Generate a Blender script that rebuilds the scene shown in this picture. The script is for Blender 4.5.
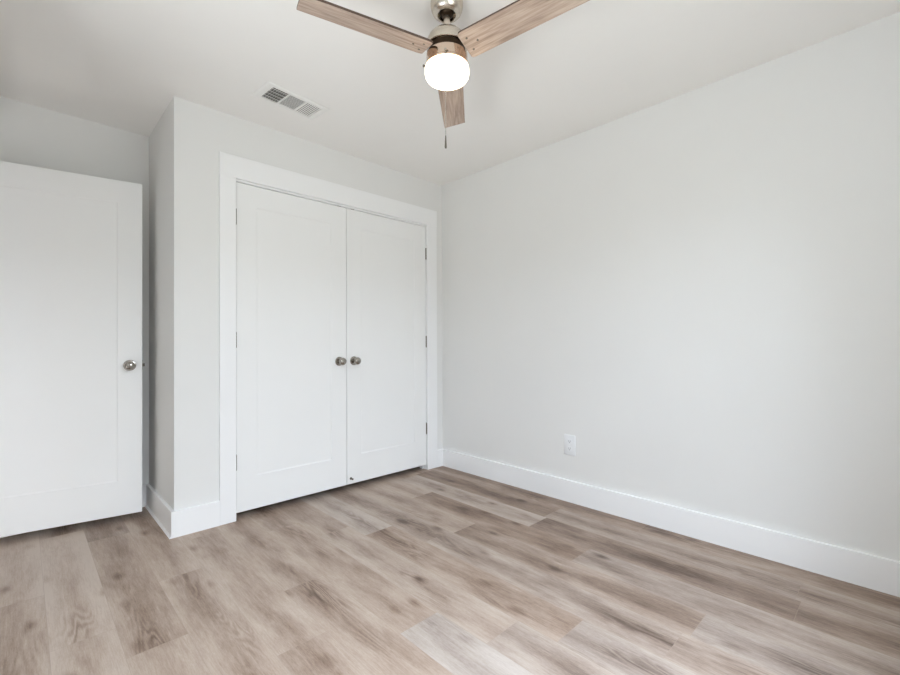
import bpy, bmesh, math, random
from mathutils import Vector, Matrix

for o in list(bpy.data.objects):
    bpy.data.objects.remove(o, do_unlink=True)
S = bpy.context.scene
COL = S.collection

# ---------------------------------------------------------------- camera
cam_d = bpy.data.cameras.new('camera')
cam = bpy.data.objects.new('camera', cam_d)
COL.objects.link(cam)
YAW, PITCH, ROLL = math.radians(45.909), math.radians(0.349), math.radians(-0.2256)
fw = Vector((math.cos(YAW)*math.cos(PITCH), math.sin(YAW)*math.cos(PITCH), math.sin(PITCH)))
rt = Vector((math.sin(YAW), -math.cos(YAW), 0))
up = rt.cross(fw)
r2 = rt*math.cos(ROLL) + up*math.sin(ROLL)
u2 = up*math.cos(ROLL) - rt*math.sin(ROLL)
M = Matrix((r2, u2, -fw)).transposed().to_4x4()
M.translation = Vector((-2.6334, -2.8144, 1.0615))
cam.matrix_world = M
cam_d.sensor_width = 36.0
cam_d.lens = 441.46/900*36.0
cam_d.shift_y = (340.55-337.5)/900
cam_d.clip_start = 0.02
S.camera = cam

# ---------------------------------------------------------------- world, daylight, exposure
S.view_settings.view_transform = 'Standard'
S.view_settings.look = 'None'
S.view_settings.gamma = 1.0
S.view_settings.use_curve_mapping = False
S.view_settings.exposure = 0.315
w = bpy.data.worlds.new('sky'); S.world = w
w.use_nodes = True
bg = w.node_tree.nodes['Background']
bg.inputs[0].default_value = (0.80, 0.90, 1.0, 1)
bg.inputs[1].default_value = 0.5

def area(name, loc, rot, sx, sy, power, col):
    l = bpy.data.lights.new(name, 'AREA')
    l.shape = 'RECTANGLE'; l.size = sx; l.size_y = sy
    l.energy = power; l.color = col
    o = bpy.data.objects.new(name, l); COL.objects.link(o)
    o.location = loc; o.rotation_euler = rot
    return o
# daylight entering by the window behind the camera
# daylight entering by the two windows: the bright view straight out, the sky coming down; upward fill lamps added to brighten the ceiling
SKYC, FILLC, OUTC = (0.745, 0.822, 1.0), (0.985, 0.99, 0.995), (0.985, 1.0, 0.985)
area('front_window_daylight', (-1.85, -3.45, 1.38), (math.radians(90), 0, 0), 1.4, 1.4, 20, OUTC)
area('front_window_sky', (-1.85, -4.45, 2.75), (math.radians(58), 0, 0), 3.0, 1.4, 450, SKYC)
area('left_window_sky', (-4.02, -1.70, 2.75), (math.radians(58), 0, math.radians(-90)), 3.0, 1.4, 70, SKYC)
area('left_ceiling_fill', (-3.87, -1.70, 0.15), (math.radians(122), 0, math.radians(-90)), 3.0, 1.4, 112, FILLC)  # added fill lamp aimed up, brightens the ceiling
area('left_ceiling_fill_near', (-3.42, -1.70, 0.22), (math.radians(142), 0, math.radians(-90)), 1.6, 0.7, 17, SKYC)  # steeper added fill, lifts the ceiling at far left
S.cycles.max_bounces = 14
S.cycles.diffuse_bounces = 10
S.cycles.glossy_bounces = 6
S.cycles.transparent_max_bounces = 12
S.cycles.use_denoising = True
S.cycles.sample_clamp_indirect = 4.0

# ---------------------------------------------------------------- materials
def lin(c):
    return tuple(((v/255)/12.92 if v/255 <= 0.04045 else ((v/255+0.055)/1.055)**2.4) for v in c)

def paint(name, rgb, rough=0.6, var=0.015, scale=3.0, bump=0.0, bscale=180, spec=0.35):
    m = bpy.data.materials.new(name); m.use_nodes = True
    nt = m.node_tree; b = nt.nodes['Principled BSDF']
    tc = nt.nodes.new('ShaderNodeTexCoord')
    n = nt.nodes.new('ShaderNodeTexNoise'); n.inputs['Scale'].default_value = scale
    n.inputs['Detail'].default_value = 3
    nt.links.new(tc.outputs['Object'], n.inputs['Vector'])
    mx = nt.nodes.new('ShaderNodeMix'); mx.data_type = 'RGBA'
    c = lin(rgb)
    mx.inputs['A'].default_value = (*[v*(1-var) for v in c], 1)
    mx.inputs['B'].default_value = (*[min(1, v*(1+var)) for v in c], 1)
    nt.links.new(n.outputs['Fac'], mx.inputs['Factor'])
    nt.links.new(mx.outputs['Result'], b.inputs['Base Color'])
    b.inputs['Roughness'].default_value = rough
    b.inputs['Specular IOR Level'].default_value = spec
    if bump:
        n2 = nt.nodes.new('ShaderNodeTexNoise'); n2.inputs['Scale'].default_value = bscale
        nt.links.new(tc.outputs['Object'], n2.inputs['Vector'])
        bp = nt.nodes.new('ShaderNodeBump'); bp.inputs['Strength'].default_value = bump
        bp.inputs['Distance'].default_value = 0.001
        nt.links.new(n2.outputs['Fac'], bp.inputs['Height'])
        nt.links.new(bp.outputs['Normal'], b.inputs['Normal'])
    return m

def metal(name, rgb, rough=0.28, aniso=0.0):
    m = bpy.data.materials.new(name); m.use_nodes = True
    nt = m.node_tree; b = nt.nodes['Principled BSDF']
    tc = nt.nodes.new('ShaderNodeTexCoord')
    mp = nt.nodes.new('ShaderNodeMapping'); mp.inputs['Scale'].default_value = (4, 4, 300)
    n = nt.nodes.new('ShaderNodeTexNoise'); n.inputs['Scale'].default_value = 3
    nt.links.new(tc.outputs['Object'], mp.inputs['Vector']); nt.links.new(mp.outputs['Vector'], n.inputs['Vector'])
    mr = nt.nodes.new('ShaderNodeMapRange')
    mr.inputs['To Min'].default_value = rough*0.85; mr.inputs['To Max'].default_value = rough*1.15
    nt.links.new(n.outputs['Fac'], mr.inputs['Value']); nt.links.new(mr.outputs['Result'], b.inputs['Roughness'])
    b.inputs['Base Color'].default_value = (*lin(rgb), 1)
    b.inputs['Metallic'].default_value = 1.0
    return m

WALL = paint('wall_paint', (228, 227.5, 225.5), 0.75, bump=0.03)
CEIL = paint('ceiling_paint', (240, 238, 235), 0.85, bump=0.03)
TRIM = paint('white_semigloss_paint', (240, 240, 240), 0.42)
DOORP = paint('white_door_paint', (238, 238, 237), 0.45)
DUCT_SHADE = paint('duct_shade_grey', (118, 116, 112), 0.6)  # grey that stands for the shade inside the vent duct
VENTW = paint('white_enamel', (236, 235, 232), 0.5)
PLATE = paint('white_plastic', (231, 232, 233), 0.35)
SLOT = paint('slot_dark', (70, 70, 72), 0.7)
NICKEL = metal('brushed_nickel', (205, 196, 184), 0.26)
NICKELS = metal('satin_nickel', (168, 163, 156), 0.16)
STEELD = metal('dark_steel', (120, 114, 106), 0.4)
COPPERY = metal('warm_nickel', (206, 186, 168), 0.16)
BRONZE = metal('dark_collar', (62, 50, 40), 0.35)

def wood_fan():
    m = bpy.data.materials.new('weathered_oak_blade'); m.use_nodes = True
    nt = m.node_tree; b = nt.nodes['Principled BSDF']; L = nt.links.new
    tc = nt.nodes.new('ShaderNodeTexCoord')
    def noise(sc, s, det=4):
        mp = nt.nodes.new('ShaderNodeMapping'); mp.inputs['Scale'].default_value = sc
        n = nt.nodes.new('ShaderNodeTexNoise'); n.inputs['Scale'].default_value = s; n.inputs['Detail'].default_value = det
        L(tc.outputs['Object'], mp.inputs['Vector']); L(mp.outputs['Vector'], n.inputs['Vector'])
        return n.outputs['Fac']
    a = noise((7, 110, 110), 1.0, 5); c = noise((4, 30, 30), 1.0, 3); d = noise((30, 420, 420), 1.0, 2)
    s1 = nt.nodes.new('ShaderNodeMath'); s1.operation = 'MULTIPLY_ADD'; s1.inputs[1].default_value = 0.55
    L(a, s1.inputs[0])
    s2 = nt.nodes.new('ShaderNodeMath'); s2.operation = 'MULTIPLY'; s2.inputs[1].default_value = 0.30; L(c, s2.inputs[0])
    s3 = nt.nodes.new('ShaderNodeMath'); s3.operation = 'MULTIPLY_ADD'; s3.inputs[1].default_value = 0.15
    L(d, s3.inputs[0]); L(s2.outputs[0], s3.inputs[2]); L(s3.outputs[0], s1.inputs[2])
    r = nt.nodes.new('ShaderNodeValToRGB')
    e = r.color_ramp.elements
    e[0].position = 0.34; e[0].color = (*lin((140, 119, 104)), 1)
    e[1].position = 0.66; e[1].color = (*lin((206, 188, 172)), 1)
    k = r.color_ramp.elements.new(0.5); k.color = (*lin((180, 158, 142)), 1)
    L(s1.outputs[0], r.inputs['Fac']); L(r.outputs['Color'], b.inputs['Base Color'])
    b.inputs['Roughness'].default_value = 0.5
    return m
BLADE = wood_fan()
EDGE = paint('blade_edge', (84, 66, 56), 0.6)

def lampglass():
    m = bpy.data.materials.new('lit_opal_glass'); m.use_nodes = True
    nt = m.node_tree; b = nt.nodes['Principled BSDF']
    b.inputs['Base Color'].default_value = (0.95, 0.94, 0.9, 1)
    b.inputs['Roughness'].default_value = 0.25
    b.inputs['Emission Color'].default_value = (1.0, 0.87, 0.66, 1)
    b.inputs['Emission Strength'].default_value = 3.5
    return m
OPAL = lampglass()

def pane_mat():
    m = bpy.data.materials.new('window_glass'); m.use_nodes = True
    nt = m.node_tree; nt.nodes.remove(nt.nodes['Principled BSDF'])
    out = nt.nodes['Material Output']
    t = nt.nodes.new('ShaderNodeBsdfTransparent'); t.inputs[0].default_value = (0.95, 0.97, 0.96, 1)
    g = nt.nodes.new('ShaderNodeBsdfGlossy'); g.inputs['Roughness'].default_value = 0.02
    x = nt.nodes.new('ShaderNodeMixShader'); x.inputs[0].default_value = 0.06
    nt.links.new(t.outputs[0], x.inputs[1]); nt.links.new(g.outputs[0], x.inputs[2])
    nt.links.new(x.outputs[0], out.inputs['Surface'])
    return m
PANE = pane_mat()

def floor_mat():
    """vinyl oak planks: UV = metres across / along each plank, 'plank' attribute = (tone, seed, kind)"""
    m = bpy.data.materials.new('oak_plank_floor'); m.use_nodes = True
    nt = m.node_tree; b = nt.nodes['Principled BSDF']; L = nt.links.new
    N = nt.nodes.new
    def math_(op, a, bb=None, c=None, clamp=False):
        n = N('ShaderNodeMath'); n.operation = op; n.use_clamp = clamp
        for i, v in enumerate((a, bb, c)):
            if v is None: continue
            if isinstance(v, (int, float)): n.inputs[i].default_value = v
            else: L(v, n.inputs[i])
        return n.outputs[0]
    uv = N('ShaderNodeUVMap'); uv.uv_map = 'UVMap'
    at = N('ShaderNodeAttribute'); at.attribute_name = 'plank'
    sp = N('ShaderNodeSeparateColor'); L(at.outputs['Color'], sp.inputs[0])
    tone, seed, fig = sp.outputs[0], sp.outputs[1], sp.outputs[2]
    su = N('ShaderNodeSeparateXYZ'); L(uv.outputs['UV'], su.inputs[0])
    U, V = su.outputs[0], su.outputs[1]
    def noise(su_, sv, det=3, rough=0.5, off=0.0, dist=0.0):
        cv = N('ShaderNodeCombineXYZ')
        L(math_('MULTIPLY', U, su_), cv.inputs[0]); L(math_('MULTIPLY', V, sv), cv.inputs[1])
        L(math_('MULTIPLY_ADD', seed, 97.0, off), cv.inputs[2])
        n = N('ShaderNodeTexNoise'); n.inputs['Scale'].default_value = 1.0
        n.inputs['Detail'].default_value = det; n.inputs['Roughness'].default_value = rough
        n.inputs['Distortion'].default_value = dist
        L(cv.outputs[0], n.inputs['Vector']); return n.outputs['Fac']
    # dark heart along the middle, pale sap along the edges of each plank
    e = math_('ABSOLUTE', math_('SUBTRACT', math_('DIVIDE', U, 0.185), 0.5))       # 0 centre .. .5 edge
    bandn = noise(8, 1.9, 3, 0.5, 3.0)
    wob = math_('MULTIPLY_ADD', bandn, 0.9, -0.45)
    heart = math_('SUBTRACT', 1.0, math_('MULTIPLY', math_('ADD', e, wob), 2.0), clamp=True)
    cloud = noise(13, 3.0, 5, 0.6, 11.0)
    # cathedral figure: contour lines of a stretched noise
    cn = noise(11, 1.5, 2.0, 0.4, 23.0, 0.25)
    ring = math_('SINE', math_('MULTIPLY', cn, 105.0))
    ring = math_('MULTIPLY_ADD', ring, 0.5, 0.5)
    msk = noise(6, 1.5, 2, 0.5, 37.0)
    msk = math_('MULTIPLY', math_('SUBTRACT', msk, 0.50, clamp=True), 5.0, clamp=True)
    msk = math_('MULTIPLY', msk, heart)
    fib = noise(260, 14, 4, 0.65, 51.0)
    speck = noise(420, 70, 2, 0.6, 71.0)
    fib2 = noise(75, 7, 4, 0.6, 61.0)
    kn = N('ShaderNodeTexVoronoi'); kn.inputs['Scale'].default_value = 1.0
    cv = N('ShaderNodeCombineXYZ')
    L(math_('MULTIPLY', U, 7.0), cv.inputs[0]); L(math_('MULTIPLY', V, 3.4), cv.inputs[1]); L(math_('MULTIPLY', seed, 61.0), cv.inputs[2])
    L(cv.outputs[0], kn.inputs['Vector'])
    knot = math_('SUBTRACT', 1.0, math_('MULTIPLY', kn.outputs['Distance'], 4.2), clamp=True)
    knot = math_('POWER', knot, 1.6)
    # total darkness 0..1
    d = math_('MULTIPLY', heart, 0.27)
    d = math_('ADD', d, math_('MULTIPLY', math_('SUBTRACT', cloud, 0.5), 0.85))
    d = math_('ADD', d, math_('MULTIPLY', math_('MULTIPLY', ring, msk), 0.40))
    d = math_('ADD', d, math_('MULTIPLY', math_('SUBTRACT', fib, 0.5), 0.45))
    d = math_('ADD', d, math_('MULTIPLY', math_('SUBTRACT', fib2, 0.5), 0.40))
    d = math_('ADD', d, math_('MULTIPLY', math_('SUBTRACT', speck, 0.5), 0.35))
    d = math_('ADD', d, math_('MULTIPLY', knot, 0.60))
    d = math_('ADD', d, math_('MULTIPLY', math_('SUBTRACT', 0.5, tone), 0.62))
    d = math_('ADD', d, 0.27)
    r = N('ShaderNodeValToRGB'); el = r.color_ramp.elements
    el[0].position = 0.0; el[0].color = (*lin((190, 175, 162)), 1)
    el[1].position = 1.0; el[1].color = (*lin((94, 74, 61)), 1)
    k = el.new(0.38); k.color = (*lin((168, 149, 134)), 1)
    k = el.new(0.68); k.color = (*lin((137, 116, 101)), 1)
    L(d, r.inputs['Fac'])
    # greyer, cooler planks (third value)
    hs = N('ShaderNodeHueSaturation'); L(r.outputs['Color'], hs.inputs['Color'])
    L(math_('SUBTRACT', 1.0, math_('MULTIPLY', fig, 0.6)), hs.inputs['Saturation'])
    # plank joints: thin line, its colour lightened for the bevel highlight
    a2 = N('ShaderNodeAttribute'); a2.attribute_name = 'plank_len'
    v_end = math_('MINIMUM', V, math_('SUBTRACT', a2.outputs['Fac'], V))
    u_end = math_('MINIMUM', U, math_('SUBTRACT', 0.185, U))
    edge = math_('MINIMUM', u_end, v_end)
    gap = math_('LESS_THAN', edge, 0.0009)
    mx = N('ShaderNodeMix'); mx.data_type = 'RGBA'; mx.inputs['B'].default_value = (*lin((158, 141, 128)), 1)
    L(math_('MULTIPLY', gap, 0.55), mx.inputs['Factor']); L(hs.outputs['Color'], mx.inputs['A'])
    L(mx.outputs['Result'], b.inputs['Base Color'])
    rr = N('ShaderNodeMapRange'); L(fib, rr.inputs['Value'])
    rr.inputs['To Min'].default_value = 0.40; rr.inputs['To Max'].default_value = 0.54
    L(rr.outputs['Result'], b.inputs['Roughness'])
    b.inputs['Specular IOR Level'].default_value = 0.4
    bp = N('ShaderNodeBump'); bp.inputs['Strength'].default_value = 0.12; bp.inputs['Distance'].default_value = 0.0006
    L(fib, bp.inputs['Height']); L(bp.outputs['Normal'], b.inputs['Normal'])
    return m
FLOOR = floor_mat()

# ---------------------------------------------------------------- mesh helpers
def obj(name, bm, mats, parent=None, smooth=None):
    me = bpy.data.meshes.new(name); bmesh.ops.recalc_face_normals(bm, faces=bm.faces) if smooth != 'keep' else None
    bm.to_mesh(me); bm.free()
    for m in (mats if isinstance(mats, (list, tuple)) else [mats]): me.materials.append(m)
    o = bpy.data.objects.new(name, me); COL.objects.link(o)
    if parent: o.parent = parent
    if smooth and smooth != 'keep':
        for p in me.polygons: p.use_smooth = True
        me.set_sharp_from_angle(angle=math.radians(smooth))
    return o

def box(bm, x0, x1, y0, y1, z0, z1, mi=0, bev=0.0):
    vs = [bm.verts.new((x, y, z)) for z in (z0, z1) for y in (y0, y1) for x in (x0, x1)]
    fs = []
    for q in ((0,2,3,1), (4,5,7,6), (0,1,5,4), (2,6,7,3), (0,4,6,2), (1,3,7,5)):
        f = bm.faces.new([vs[i] for i in q]); f.material_index = mi; fs.append(f)
    if bev:
        es = list({e for f in fs for e in f.edges})
        bmesh.ops.bevel(bm, geom=es, offset=bev, segments=2, affect='EDGES', profile=0.5)
    return vs

def lathe(bm, prof, seg=48, axis='z', origin=(0,0,0), cap0=True, cap1=True, mi=0):
    """prof: list of (r, h); axis z or -y (pointing out of a door)"""
    rings = []
    ox, oy, oz = origin
    for r, h in prof:
        ring = []
        for i in range(seg):
            a = 2*math.pi*i/seg
            c, s = r*math.cos(a), r*math.sin(a)
            p = (ox+c, oy+s, oz+h) if axis == 'z' else (ox+c, oy-h, oz+s)
            ring.append(bm.verts.new(p))
        rings.append(ring)
    for a, b in zip(rings, rings[1:]):
        for i in range(seg):
            j = (i+1) % seg
            f = bm.faces.new((a[i], a[j], b[j], b[i])); f.material_index = mi
    if cap0: bm.faces.new(rings[0][::-1]).material_index = mi
    if cap1: bm.faces.new(rings[-1]).material_index = mi

def struct(o, label=None):
    o['kind'] = 'structure'
    if label: o['label'] = label
    return o
def thing(o, label, cat, group=None):
    o['label'] = label; o['category'] = cat
    if group: o['group'] = group
    return o
def empty(name, loc):
    o = bpy.data.objects.new(name, None); COL.objects.link(o); o.location = loc
    o.empty_display_size = 0.1
    return o

H = 2.44
XL, YF = -2.87, -3.30          # left wall face, wall behind the camera
XJ, YA = -2.031, 0.672         # alcove side wall, alcove back wall
T = 0.11
WX0, WX1, WZ0, WZ1 = -2.55, -1.15, 0.72, 2.06
VY0, VY1 = -2.35, -1.05          # a second window, in the left wall

# ---------------------------------------------------------------- floor: planks along y, one mesh
random.seed(11)
PW, PL, X0 = 0.185, 1.22, -0.345
JO = {0: -1.27, -1: -1.76, 1: -2.51, 2: -1.675, 3: -2.265, 4: -1.02, 5: -0.727, 6: -1.777, 7: -1.52,
      8: -0.95, 9: -1.32, 10: -0.483, 11: -0.975, 12: -0.75, 13: -0.263, 14: -1.1, 15: -0.6}
TONES = {}
def plank_tone(k, n):
    return TONES.get((k, n))
bm = bmesh.new()
uvl = bm.loops.layers.uv.new('UVMap')
cl = bm.loops.layers.float_color.new('plank')
ll = bm.loops.layers.float.new('plank_len')
FX0, FX1, FY0, FY1 = -4.0, 0.05, -3.40, 0.80
planks = {}
k = -2
while True:
    xr = X0 - PW*k + PW
    xl = xr - PW
    if xr < FX0: break
    j = JO.get(k, -random.random()*PL)
    while j > FY0: j -= PL
    n = 0
    # index planks by rounded number of lengths from the listed joint
    base = JO.get(k, j)
    while j < FY1:
        idx = round((j-base)/PL)
        ya, yb = j, j+PL
        y0, y1 = max(ya, FY0), min(yb, FY1)
        a, b_ = max(xl, FX0), min(xr, FX1)
        if y1 > y0 and b_ > a:
            tone = TONES.get((k, idx)); gre = 0.25*random.random(); seed = random.random()
            t = random.gauss(0.5, 0.13)
            planks[(k, idx)] = (a, b_, y0, y1, xl, ya, yb, min(.85, max(.2, t)), seed, gre)
        j += PL
    k += 1
OVER = {  # (column, plank): (tone, grey)   plank tones with floor light put in: left raised, right lowered
    (7, -1): (0.64, 0.5), (6, -1): (0.34, 0.3), (5, -2): (0.32, 0.4), (5, -1): (0.36, 0.0), (6, 0): (0.55, 0.1),
    (5, 0): (0.60, 0.35), (4, 0): (0.30, 0.2), (9, 1): (0.56, 0.0), (8, 1): (0.5, 0.0), (10, 1): (0.56, 0.0), (8, 0): (0.46, 0.0), (8, -1): (0.44, 0.0), (9, 0): (0.54, 0.0), (9, -1): (0.46, 0.0), (7, 0): (0.45, 0.0),
    (11, 0): (0.42, 0.0), (11, -1): (0.60, 0.0), (10, -1): (0.54, 0.0), (10, 0): (0.60, 0.0), (12, 0): (0.90, 0.0), (12, -1): (0.82, 0.0),
    (13, 0): (0.86, 0.0), (13, -1): (0.62, 0.0), (3, -1): (0.38, 0.4), (3, 0): (0.2, 0.1), (4, -1): (0.32, 0.25), (4, -2): (0.40, 0.2),
    (2, 0): (0.08, 0.0), (2, -1): (0.30, 0.3), (1, 0): (0.0, 0.1), (1, -1): (0.24, 0.1), (0, 0): (0.0, 0.0), (0, -1): (0.30, 0.2), (-1, 0): (0.16, 0.0), (-1, -1): (0.26, 0.0),
}
for key, (a, b_, y0, y1, xl, ya, yb, tone, seed, gre) in planks.items():
    if key in OVER: tone, gre = OVER[key]
    f = bm.faces.new([bm.verts.new(p) for p in ((a, y0, 0), (b_, y0, 0), (b_, y1, 0), (a, y1, 0))])
    for lp in f.loops:
        lp[uvl].uv = (lp.vert.co.x - xl, lp.vert.co.y - ya)
        lp[cl] = (tone, seed, gre, 1)
        lp[ll] = PL
bm.normal_update()
fl = obj('floor', bm, FLOOR, smooth='keep')
struct(fl, 'greyish oak plank floor running towards the closet')

# ---------------------------------------------------------------- ceiling and walls
def wallbox(name, boxes, mat=WALL, label=None):
    bm = bmesh.new()
    for b in boxes: box(bm, *b)
    return struct(obj(name, bm, mat), label)

wallbox('ceiling', [(-4.0, 0.12, YF-T, YA+T, H, H+0.1)], CEIL, 'plain off-white ceiling')
wallbox('wall_right', [(0, T, YF-T, YA+T, 0, H)], WALL, 'blank pale grey wall right of the closet')
OX0, OX1, OZ = -1.730, -0.166, 2.066       # closet rough opening
wallbox('wall_closet', [(XJ, OX0, 0, T, 0, H), (OX1, 0, 0, T, 0, H), (OX0, OX1, 0, T, OZ, H)], WALL, 'pale grey wall around the closet doors')
wallbox('wall_alcove_side', [(XJ, XJ+T, T, YA, 0, H)], WALL, 'shaded pale grey return wall beside the open door')
wallbox('wall_alcove_back', [(-4.0, 0, YA, YA+T, 0, H)], WALL, 'pale grey wall behind the open white door')
DY0, DY1, DZ = -0.235, 0.575, 2.07         # doorway in the left wall, to the hall
wallbox('wall_left', [(XL-T, XL, YF-T, VY0, 0, H), (XL-T, XL, VY1, DY0, 0, H), (XL-T, XL, VY0, VY1, 0, WZ0), (XL-T, XL, VY0, VY1, WZ1, H), (XL-T, XL, DY1, YA, 0, H), (XL-T, XL, DY0, DY1, DZ, H)])
wallbox('wall_hall', [(-4.0, -3.9, -1.2, YA, 0, H), (-3.9, XL-T, -1.2, -1.1, 0, H)])
wallbox('wall_front', [(XL, WX0, YF-T, YF, 0, H), (WX1, 0, YF-T, YF, 0, H), (WX0, WX1, YF-T, YF, 0, WZ0), (WX0, WX1, YF-T, YF, WZ1, H)])

# the two windows behind and beside the camera: built lying along x, glazing towards -y
def window(name, wdt, hgt):
    bm = bmesh.new()
    y0, y1, m = -.09, -.04, hgt/2
    for b in ((0, .05, y0, y1, 0, hgt), (wdt-.05, wdt, y0, y1, 0, hgt), (.05, wdt-.05, y0, y1, 0, .05), (.05, wdt-.05, y0, y1, hgt-.05, hgt),
              (.05, wdt-.05, y0, y1, m-.02, m+.02)):
        box(bm, *b)
    wn = struct(obj(name, bm, TRIM))
    bm = bmesh.new(); box(bm, .045, wdt-.045, -.068, -.062, .045, hgt-.045)
    obj('pane', bm, PANE, wn)
    bm = bmesh.new(); box(bm, -.06, wdt+.06, -.04, .045, -.03, 0, bev=.004)
    obj('window_sill', bm, TRIM, wn)
    return wn
w1 = window('window_1', WX1-WX0, WZ1-WZ0); w1.location = (WX0, YF, WZ0)
w2 = window('window_2', VY1-VY0, WZ1-WZ0); w2.location = (XL, VY1, WZ0); w2.rotation_euler = (0, 0, math.radians(-90))

# ---------------------------------------------------------------- baseboards and trim
BT, BH = 0.017, 0.143
BPROF = [(0, 0), (BT, 0), (BT, BH-.002), (BT-.0006, BH-.0006), (BT-.002, BH), (0, BH)]
def board(name, p0, p1, nrm, m0=0, m1=0, prof=BPROF, mat=TRIM, label=None):
    """board along p0->p1 on the floor; nrm points into the room; m0/m1 mitre the ends outwards (+1) or inwards (-1)"""
    p0, p1, nrm = Vector((*p0, 0)), Vector((*p1, 0)), Vector((*nrm, 0))
    d = (p1-p0).normalized()
    bm = bmesh.new()
    A = [bm.verts.new(p0 + nrm*t + Vector((0,0,z)) - d*m0*t) for t, z in prof]
    B = [bm.verts.new(p1 + nrm*t + Vector((0,0,z)) + d*m1*t) for t, z in prof]
    n = len(prof)
    for i in range(n): bm.faces.new((A[i], A[(i+1)%n], B[(i+1)%n], B[i]))
    bm.faces.new(A); bm.faces.new(B)
    return struct(obj(name, bm, mat), label)

CX0, CX1 = -1.802, -0.078      # outer edges of the closet casing
board('baseboard_right', (0, 0), (0, YF), (-1, 0), -1, -1, label='white baseboard along the blank right wall')
board('baseboard_closet_left', (XJ, 0), (CX0, 0), (0, -1), 1, 0, label='short white baseboard left of the closet')
board('baseboard_closet_right', (CX1, 0), (0, 0), (0, -1), 0, -1, label='stub of white baseboard in the corner')
board('baseboard_alcove_side', (XJ, 0), (XJ, YA), (-1, 0), 1, -1, label='shaded white baseboard on the return wall')
board('baseboard_alcove_back', (XL, YA), (XJ, YA), (0, -1), -1, -1)
board('baseboard_left', (XL, YF), (XL, DY0-.09), (1, 0), -1, 0)
board('baseboard_front', (XL, YF), (0, YF), (0, 1), -1, -1)
# shoe strip on the return wall
sh = [(BT, 0), (BT+.009, 0), (BT+.008, .006), (BT+.004, .011), (BT, .012)]
board('trim_1', (XJ, -BT), (XJ, YA-BT), (-1, 0), 0, 0, prof=sh, label='thin white shoe strip along the return wall')

def casing(name, b, label=None, bev=.0015):
    bm = bmesh.new(); box(bm, *b, bev=bev)
    return struct(obj(name, bm, TRIM), label)
HB, HT = 2.060, 2.195
casing('trim_2', (CX0, -1.711, -BT, 0, 0, HB), 'left white board of the closet casing')
casing('trim_3', (-0.186, CX1, -BT, 0, 0, HB), 'right white board of the closet casing')
casing('trim_4', (CX0-.001, CX1+.001, -BT-.002, 0, HB, HT), 'wide white header board over the closet doors')
# jambs with stop
def jamb(name, boxes, label=None):
    bm = bmesh.new()
    for b in boxes: box(bm, *b)
    return struct(obj(name, bm, TRIM), label)
jamb('trim_5', [(OX0, -1.711, 0, T, 0, OZ-.018), (-1.711, -1.699, .040, .075, 0, OZ-.018)])
jamb('trim_6', [(-0.186, OX1, 0, T, 0, OZ-.018), (-0.198, -0.186, .040, .075, 0, OZ-.018)])
jamb('trim_7', [(OX0, OX1, 0, T, OZ-.018, OZ)])
# doorway lining and casing in the left wall
jamb('trim_8', [(XL-T, XL, DY0, DY0+.018, 0, DZ-.018), (XL-T, XL, DY1-.012, DY1, 0, DZ-.018), (XL-T, XL, DY0, DY1, DZ-.018, DZ)])
jamb('trim_9', [(XL, XL+.017, DY0-.085, DY0+.005, 0, DZ), (XL, XL+.017, DY0-.085, DY1+.075, DZ, DZ+.13)])

# ---------------------------------------------------------------- doors
LW, LH, LT = 0.755, 2.003, 0.035
def leaf_bm(W=LW, stile=0.120, top=0.132, bot=0.205, rec=0.0032, slope=0.008):
    bm = bmesh.new()
    def ring(x0, x1, z0, z1, y): return [bm.verts.new(p) for p in ((x0,y,z0), (x1,y,z0), (x1,y,z1), (x0,y,z1))]
    outs = []
    for y, s in ((0, 1), (LT, -1)):
        o = ring(0, W, 0, LH, y)
        a = ring(stile, W-stile, bot, LH-top, y)
        c = ring(stile+.002, W-stile-.002, bot+.002, LH-top-.002, y+s*rec*.55)
        d = ring(stile+slope, W-stile-slope, bot+slope, LH-top-slope, y+s*rec)
        for p, q in ((o, a), (a, c), (c, d)):
            for i in range(4): bm.faces.new((p[i], p[(i+1)%4], q[(i+1)%4], q[i]))
        bm.faces.new(d); outs.append(o)
    es = []
    for i in range(4):
        f = bm.faces.new((outs[0][i], outs[0][(i+1)%4], outs[1][(i+1)%4], outs[1][i]))
    bmesh.ops.recalc_face_normals(bm, faces=bm.faces)
    oe = [e for e in bm.edges if all(v in outs[0] or v in outs[1] for v in e.verts)]
    bmesh.ops.bevel(bm, geom=oe, offset=.0015, segments=2, affect='EDGES', profile=.5)
    return bm
def knob(parent, x, z, side=1, privacy=False):
    """side 1: out of the front (-y); -1: out of the back"""
    bm = bmesh.new()
    kp = [(0.011, .006), (0.0105, .024), (0.013, .028), (0.021, .034), (0.0262, .042), (0.0272, .049), (0.0255, .056), (0.020, .062), (0.012, .0655), (0.0001, .0665)]
    lathe(bm, [(r, h) for r, h in kp], 40, '-y', cap1=False)
    k = obj('knob', bm, NICKELS, parent, smooth=35)
    k.location = (x, 0 if side == 1 else LT, z)
    if side == -1: k.rotation_euler = (0, 0, math.pi)
    bm = bmesh.new()
    lathe(bm, [(0.0325, 0), (0.0325, .003), (0.030, .006), (0.020, .0085), (0.012, .009)], 40, '-y')
    obj('rosette', bm, NICKELS, k, smooth=35)
    if privacy:
        bm = bmesh.new(); lathe(bm, [(0.0075, .0655), (0.0075, .0672), (0.003, .0675), (.0028, .0668)], 24, '-y')
        obj('lock_button', bm, STEELD, k, smooth=35)
    return k
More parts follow.
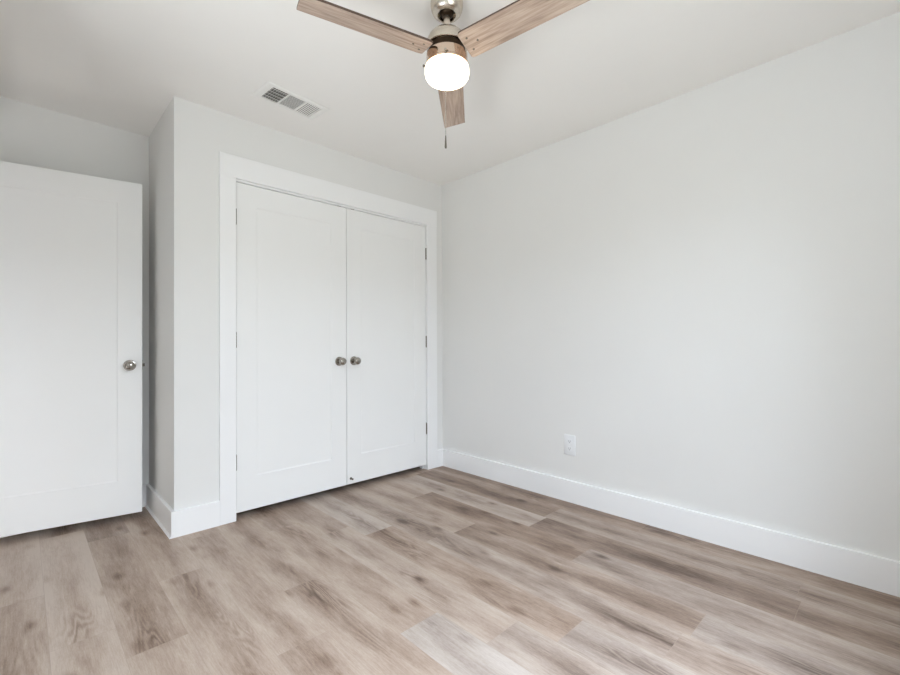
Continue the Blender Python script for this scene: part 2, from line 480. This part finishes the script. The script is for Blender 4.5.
def hinge(parent, x, z):
    bm = bmesh.new()
    for i in range(5):
        lathe(bm, [(0.0052, i*.0184+.0004), (0.0052, i*.0184+.0180)], 16, 'z', (x, -.0035, z-.046))
    lathe(bm, [(0.003, -.003), (0.0045, 0)], 12, 'z', (x, -.0035, z-.046)); lathe(bm, [(0.0045, .0922), (0.003, .095)], 12, 'z', (x, -.0035, z-.046))
    return obj('hinge', bm, STEELD, parent, smooth=40)

def door(name, label, hinge_left=True):
    o = obj(name, leaf_bm(), DOORP)
    struct(o, label); o['category'] = 'door'
    return o
LB = 0.041
dl = door('door_1', 'left closet door, white with one recessed panel, knob on its right edge')
dl.location = (-1.7045, 0.001, LB)
knob(dl, LW-.058, .895)
for z in (1.792, 1.046, .306): hinge(dl, -.0035, z)
dr = door('door_2', 'right closet door, white with one recessed panel, knob on its left edge')
dr.location = (-0.9485, 0.001, LB)
dr.location.x = -0.190 - LW - 0.0005
knob(dr, .058, .895)
for z in (1.776, 1.035, .304): hinge(dr, LW+.0025, z)
# small bumper screwed low on the right-hand leaf
bm = bmesh.new()
lathe(bm, [(.0095, 0), (.0095, .002), (.005, .004), (.004, .020)], 20, '-y')
st = obj('door_bumper', bm, STEELD, dr, smooth=40); st.location = (.030, 0, .040)
bm = bmesh.new(); lathe(bm, [(.004, .020), (.0062, .0205), (.0062, .028), (.004, .030)], 20, '-y')
obj('bumper_tip', bm, STEELD, st, smooth=40)
# roller catches on the leaf tops
for d_, x in ((dl, LW-.052), (dr, .052)):
    bm = bmesh.new(); box(bm, x-.014, x+.014, .002, .03, LH, LH+.006)
    obj('roller_catch', bm, STEELD, d_)

ent = door('door_3', 'open white single-panel door with a nickel knob, standing in the alcove at left')
EW = LW
ang = math.radians(-9.18)
# free edge at (-2.106, 0.438), hinge edge towards the left wall
hx, hy = -2.106 - EW*math.cos(ang), 0.438 - EW*math.sin(ang)
ent.location = (hx, hy, LB); ent.rotation_euler = (0, 0, ang)
k1 = knob(ent, EW-.062, .895, 1, True); knob(ent, EW-.062, .895, -1)
bm = bmesh.new()
box(bm, EW, EW+.0015, .006, .029, .867, .923)
lp = obj('latch_plate', bm, NICKELS, ent)
bm = bmesh.new(); vs = box(bm, EW+.0015, EW+.013, .010, .025, .886, .904)
obj('latch_bolt', bm, STEELD, lp)

# ---------------------------------------------------------------- ceiling fan
FC = Vector((-1.4073, -1.5378, 0))
fan = empty('ceiling_fan', (FC.x, FC.y, 2.44))
thing(fan, 'three-blade ceiling fan with weathered wood blades, nickel body and lit drum light', 'ceiling fan')
def fz(z): return z - 2.44
def fanpart(name, prof, mat, parent=fan, seg=64, cap0=True, cap1=True, sm=30):
    bm = bmesh.new(); lathe(bm, [(r, fz(z)) for r, z in prof], seg, 'z', cap0=cap0, cap1=cap1)
    return obj(name, bm, mat, parent, smooth=sm)
fanpart('canopy', [(.0001, 2.44), (.064, 2.44), (.0655, 2.430), (.0655, 2.418), (.063, 2.404), (.057, 2.391), (.048, 2.3825), (.040, 2.380), (.0365, 2.3815), (.036, 2.390), (.034, 2.408), (.0001, 2.414)], NICKEL, cap0=False, cap1=False, sm=40)
fanpart('hanger_ball', [(.0001, 2.413), (.020, 2.411), (.0275, 2.403), (.030, 2.394), (.0275, 2.385), (.017, 2.376)], BRONZE, cap0=False, sm=50)
fanpart('downrod', [(.0135, 2.385), (.0135, 2.300)], NICKEL)
fanpart('motor_housing', [(.0001, 2.3215), (.018, 2.3215), (.022, 2.315), (.045, 2.311), (.062, 2.303), (.074, 2.289), (.081, 2.273), (.083, 2.259), (.083, 2.250), (.080, 2.248), (.0001, 2.248)], NICKEL, cap0=False, cap1=False)
fanpart('flywheel', [(.072, 2.248), (.074, 2.246), (.074, 2.225), (.072, 2.222)], BRONZE)
sw = fanpart('switch_housing', [(.0001, 2.2225), (.079, 2.2225), (.0825, 2.2185), (.0825, 2.183), (.086, 2.179), (.086, 2.172), (.0001, 2.172)], COPPERY, cap0=False, cap1=False)
bm = bmesh.new(); lathe(bm, [(.003, .0), (.003, .008), (.005, .008), (.005, .013)], 16, '-y')
sc = obj('thumb_screw', bm, STEELD, sw, smooth=40)
_t = math.radians(-44)      # points to the left of the camera
sc.location = (-.0845*math.cos(_t), -.0845*math.sin(_t), fz(2.178)); sc.rotation_euler = (0, 0, _t - math.pi/2)
shade = fanpart('glass_shade', [(.0001, 2.1725), (.082, 2.1725), (.0862, 2.169), (.0885, 2.162), (.0888, 2.146), (.0868, 2.134), (.081, 2.1245), (.071, 2.118), (.055, 2.1138), (.030, 2.112), (.0001, 2.1115)], OPAL, cap0=False, cap1=False, sm=60)
# blades
TH0 = math.radians(41.86)
SET = ((-13.31, 0.0, 0.35), (-11.72, 1.6, 1.30), (-16.5, 1.6, -1.65))     # pitch, rise and swing of each blade as it hangs
def blade_bm():
    bm = bmesh.new()
    t = .0042
    out = [(.086, .050), (.092, .0565), (.105, .0585), (.5695, .0555), (.5705, .0545)]
    ring = [(r, hw) for r, hw in out] + [(r, -hw) for r, hw in reversed(out)]
    lo = [bm.verts.new((x, y, -t)) for x, y in ring]; hi = [bm.verts.new((x, y, t)) for x, y in ring]
    n = len(ring)
    f = bm.faces.new(lo); f.material_index = 0
    f = bm.faces.new(hi); f.material_index = 0
    for i in range(n):
        f = bm.faces.new((lo[i], lo[(i+1)%n], hi[(i+1)%n], hi[i])); f.material_index = 1
    return bm
screw_me = None
blade0 = None
for i in range(3):
    if blade0 is None:
        bl = obj('blade', blade_bm(), [BLADE, EDGE], fan); blade0 = bl
        for x, y in ((.112, .026), (.112, -.026), (.146, 0)):
            bm = bmesh.new(); lathe(bm, [(.0042, 0), (.0042, -.0016), (.002, -.0026)], 14, 'z')
            s = obj('screw', bm, STEELD, bl, smooth=40); s.location = (x, y, -.0042)
    else:
        bl = blade0.copy(); COL.objects.link(bl); bl.parent = fan
        for ch in [c for c in blade0.children]:
            c = ch.copy(); COL.objects.link(c); c.parent = bl
    bl.matrix_local = Matrix.Translation((0, 0, fz(2.223))) @ Matrix.Rotation(TH0 + i*2*math.pi/3 + math.radians(SET[i][2]), 4, 'Z') @ Matrix.Rotation(-math.radians(SET[i][1]), 4, 'Y') @ Matrix.Rotation(math.radians(SET[i][0]), 4, 'X')
# pull chain on the camera side of the light kit
dv = Vector((cam.location.x - FC.x, cam.location.y - FC.y, 0)).normalized()
off = dv*0.0955 - rt*0.006
bm = bmesh.new()
z = 2.1800
while z > 1.8530:
    lathe(bm, [(.0003, z), (.0011, z-.0006), (.0014, z-.0016), (.0011, z-.0026), (.0003, z-.0032)], 8, 'z', (off.x, off.y, -2.44))
    z -= .0036
box(bm, off.x-.0004, off.x+.0004, off.y-.0004, off.y+.0004, fz(1.8520), fz(2.1800))
o2 = dv*0.082
# little spout the chain leaves by
vs = []
lathe(bm, [(.0035, 0), (.0035, .006)], 12, 'z', (off.x, off.y, fz(2.1790)))
box(bm, min(o2.x, off.x)-.001, max(o2.x, off.x)+.001, min(o2.y, off.y)-.001, max(o2.y, off.y)+.001, fz(2.1805), fz(2.1845))
ch = obj('pull_chain', bm, NICKELS, fan)
bm = bmesh.new()
lathe(bm, [(.0008, 1.8530), (.0022, 1.8500), (.0026, 1.8390), (.0036, 1.8220), (.0044, 1.8100), (.0044, 1.8060), (.003, 1.8030), (.0005, 1.8020)], 16, 'z', (off.x, off.y, -2.44))
obj('chain_pendant', bm, STEELD, ch, smooth=40)

# ---------------------------------------------------------------- ceiling vent
vent = empty('ceiling_vent', (-1.533, -0.394, 2.44))
vent.rotation_euler = (0, 0, math.radians(5.3))
thing(vent, 'white rectangular ceiling air vent with three louver sections above the closet', 'vent')
VX, VY = .187, .096
banks = [(-.147, -.053), (-.047, .047), (.053, .147)]
BY = .068
bm = bmesh.new()
zi = -.0085
# sloped outer flange + bars between the three openings
ringO = [(-VX, -VY), (VX, -VY), (VX, VY), (-VX, VY)]
ringM = [(-VX+.010, -VY+.010), (VX-.010, -VY+.010), (VX-.010, VY-.010), (-VX+.010, VY-.010)]
A = [bm.verts.new((*p, -.001)) for p in ringO]; A2 = [bm.verts.new((*p, -.004)) for p in ringO]; B = [bm.verts.new((*p, zi)) for p in ringM]
for i in range(4):
    j = (i+1) % 4
    bm.faces.new((A[i], A[j], A2[j], A2[i])); bm.faces.new((A2[i], A2[j], B[j], B[i]))
xs = [-VX+.010] + [v for b in banks for v in b] + [VX-.010]
for y0, y1 in ((-VY+.010, -BY), (BY, VY-.010)):
    box(bm, xs[0], xs[-1], y0, y1, zi, -.002)
for a, b in ((xs[0], xs[1]), (xs[2], xs[3]), (xs[4], xs[5]), (xs[6], xs[7])):
    box(bm, a, b, -BY, BY, zi, -.002)
obj('vent_frame', bm, VENTW, vent)
bm = bmesh.new(); box(bm, banks[0][0]-.004, banks[2][1]+.004, -BY-.004, BY+.004, -.0019, -.0006)  # flat grey sheet in place of the shaded duct; ceiling stays uncut
obj('duct_shade_sheet', bm, DUCT_SHADE, vent)
def louver_along_y(bm, x, tilt, w_=.0105):
    dx, dz = w_/2*math.cos(tilt), w_/2*math.sin(tilt)
    zc = -.0056; t = .0004
    vs = [bm.verts.new(p) for p in ((x-dx, -BY, zc-dz), (x+dx, -BY, zc+dz), (x+dx, BY, zc+dz), (x-dx, BY, zc-dz))]
    vt = [bm.verts.new((v.co.x, v.co.y, v.co.z+t)) for v in vs]
    bm.faces.new(vs); bm.faces.new(vt)
    for i in range(4): bm.faces.new((vs[i], vs[(i+1)%4], vt[(i+1)%4], vt[i]))
def louver_along_x(bm, y, x0, x1, tilt, w_=.0105, zc=-.0068):
    dy, dz = w_/2*math.cos(tilt), w_/2*math.sin(tilt); t = .0004
    vs = [bm.verts.new(p) for p in ((x0, y-dy, zc-dz), (x1, y-dy, zc-dz), (x1, y+dy, zc+dz), (x0, y+dy, zc+dz))]
    vt = [bm.verts.new((v.co.x, v.co.y, v.co.z+t)) for v in vs]
    bm.faces.new(vs); bm.faces.new(vt)
    for i in range(4): bm.faces.new((vs[i], vs[(i+1)%4], vt[(i+1)%4], vt[i]))
bm = bmesh.new()
for i in range(7): louver_along_y(bm, banks[0][0]+.0065+i*.0135, math.radians(42), .0085)
for i in range(4): box(bm, banks[0][0], banks[0][1], -.045+i*.03-.002, -.045+i*.03+.002, -.0030, -.0021)
obj('louver_grille', bm, VENTW, vent)
bm = bmesh.new()
for i in range(12): louver_along_x(bm, -BY+.006+i*.0113, banks[1][0], banks[1][1], math.radians(10), .0085, -.0056)
obj('louver_grille', bm, VENTW, vent)
bm = bmesh.new()
for i in range(8): louver_along_y(bm, banks[2][0]+.006+i*.0117, math.radians(2), .0078)
obj('louver_grille', bm, VENTW, vent)

# ---------------------------------------------------------------- wall outlet
out = empty('wall_outlet', (0, -1.246, .378))
thing(out, 'white duplex electrical outlet low on the blank right wall', 'outlet')
bm = bmesh.new(); box(bm, -.006, 0, -.042, .042, -.067, .067, bev=.0025)
obj('cover_plate', bm, PLATE, out, smooth=40)
for z in (.024, -.024):
    bm = bmesh.new()
    pts = []
    for a in range(32):
        t = 2*math.pi*a/32
        pts.append((.0185*math.cos(t), max(-.0145, min(.0145, .0185*math.sin(t)))))
    lo = [bm.verts.new((-.006, p[0], z+p[1])) for p in pts]; hi = [bm.verts.new((-.0078, p[0], z+p[1])) for p in pts]
    bm.faces.new(lo); bm.faces.new(hi)
    for i in range(32): bm.faces.new((lo[i], lo[(i+1)%32], hi[(i+1)%32], hi[i]))
    rc = obj('receptacle', bm, PLATE, out)
    bm = bmesh.new()
    box(bm, -.0082, -.0077, -.0075, -.0052, z-.001, z+.008); box(bm, -.0082, -.0077, .0052, .0075, z-.001, z+.006)
    lathe_pts = [(-.0028, -.0085), (.0028, -.0085), (.0028, -.005), (-.0028, -.005)]
    box(bm, -.0082, -.0077, -.0025, .0025, z-.0095, z-.005)
    obj('slots', bm, SLOT, rc)
bm = bmesh.new(); box(bm, -.0075, -.006, -.003, .003, -.003, .003, bev=.0007)
obj('screw', bm, PLATE, out)
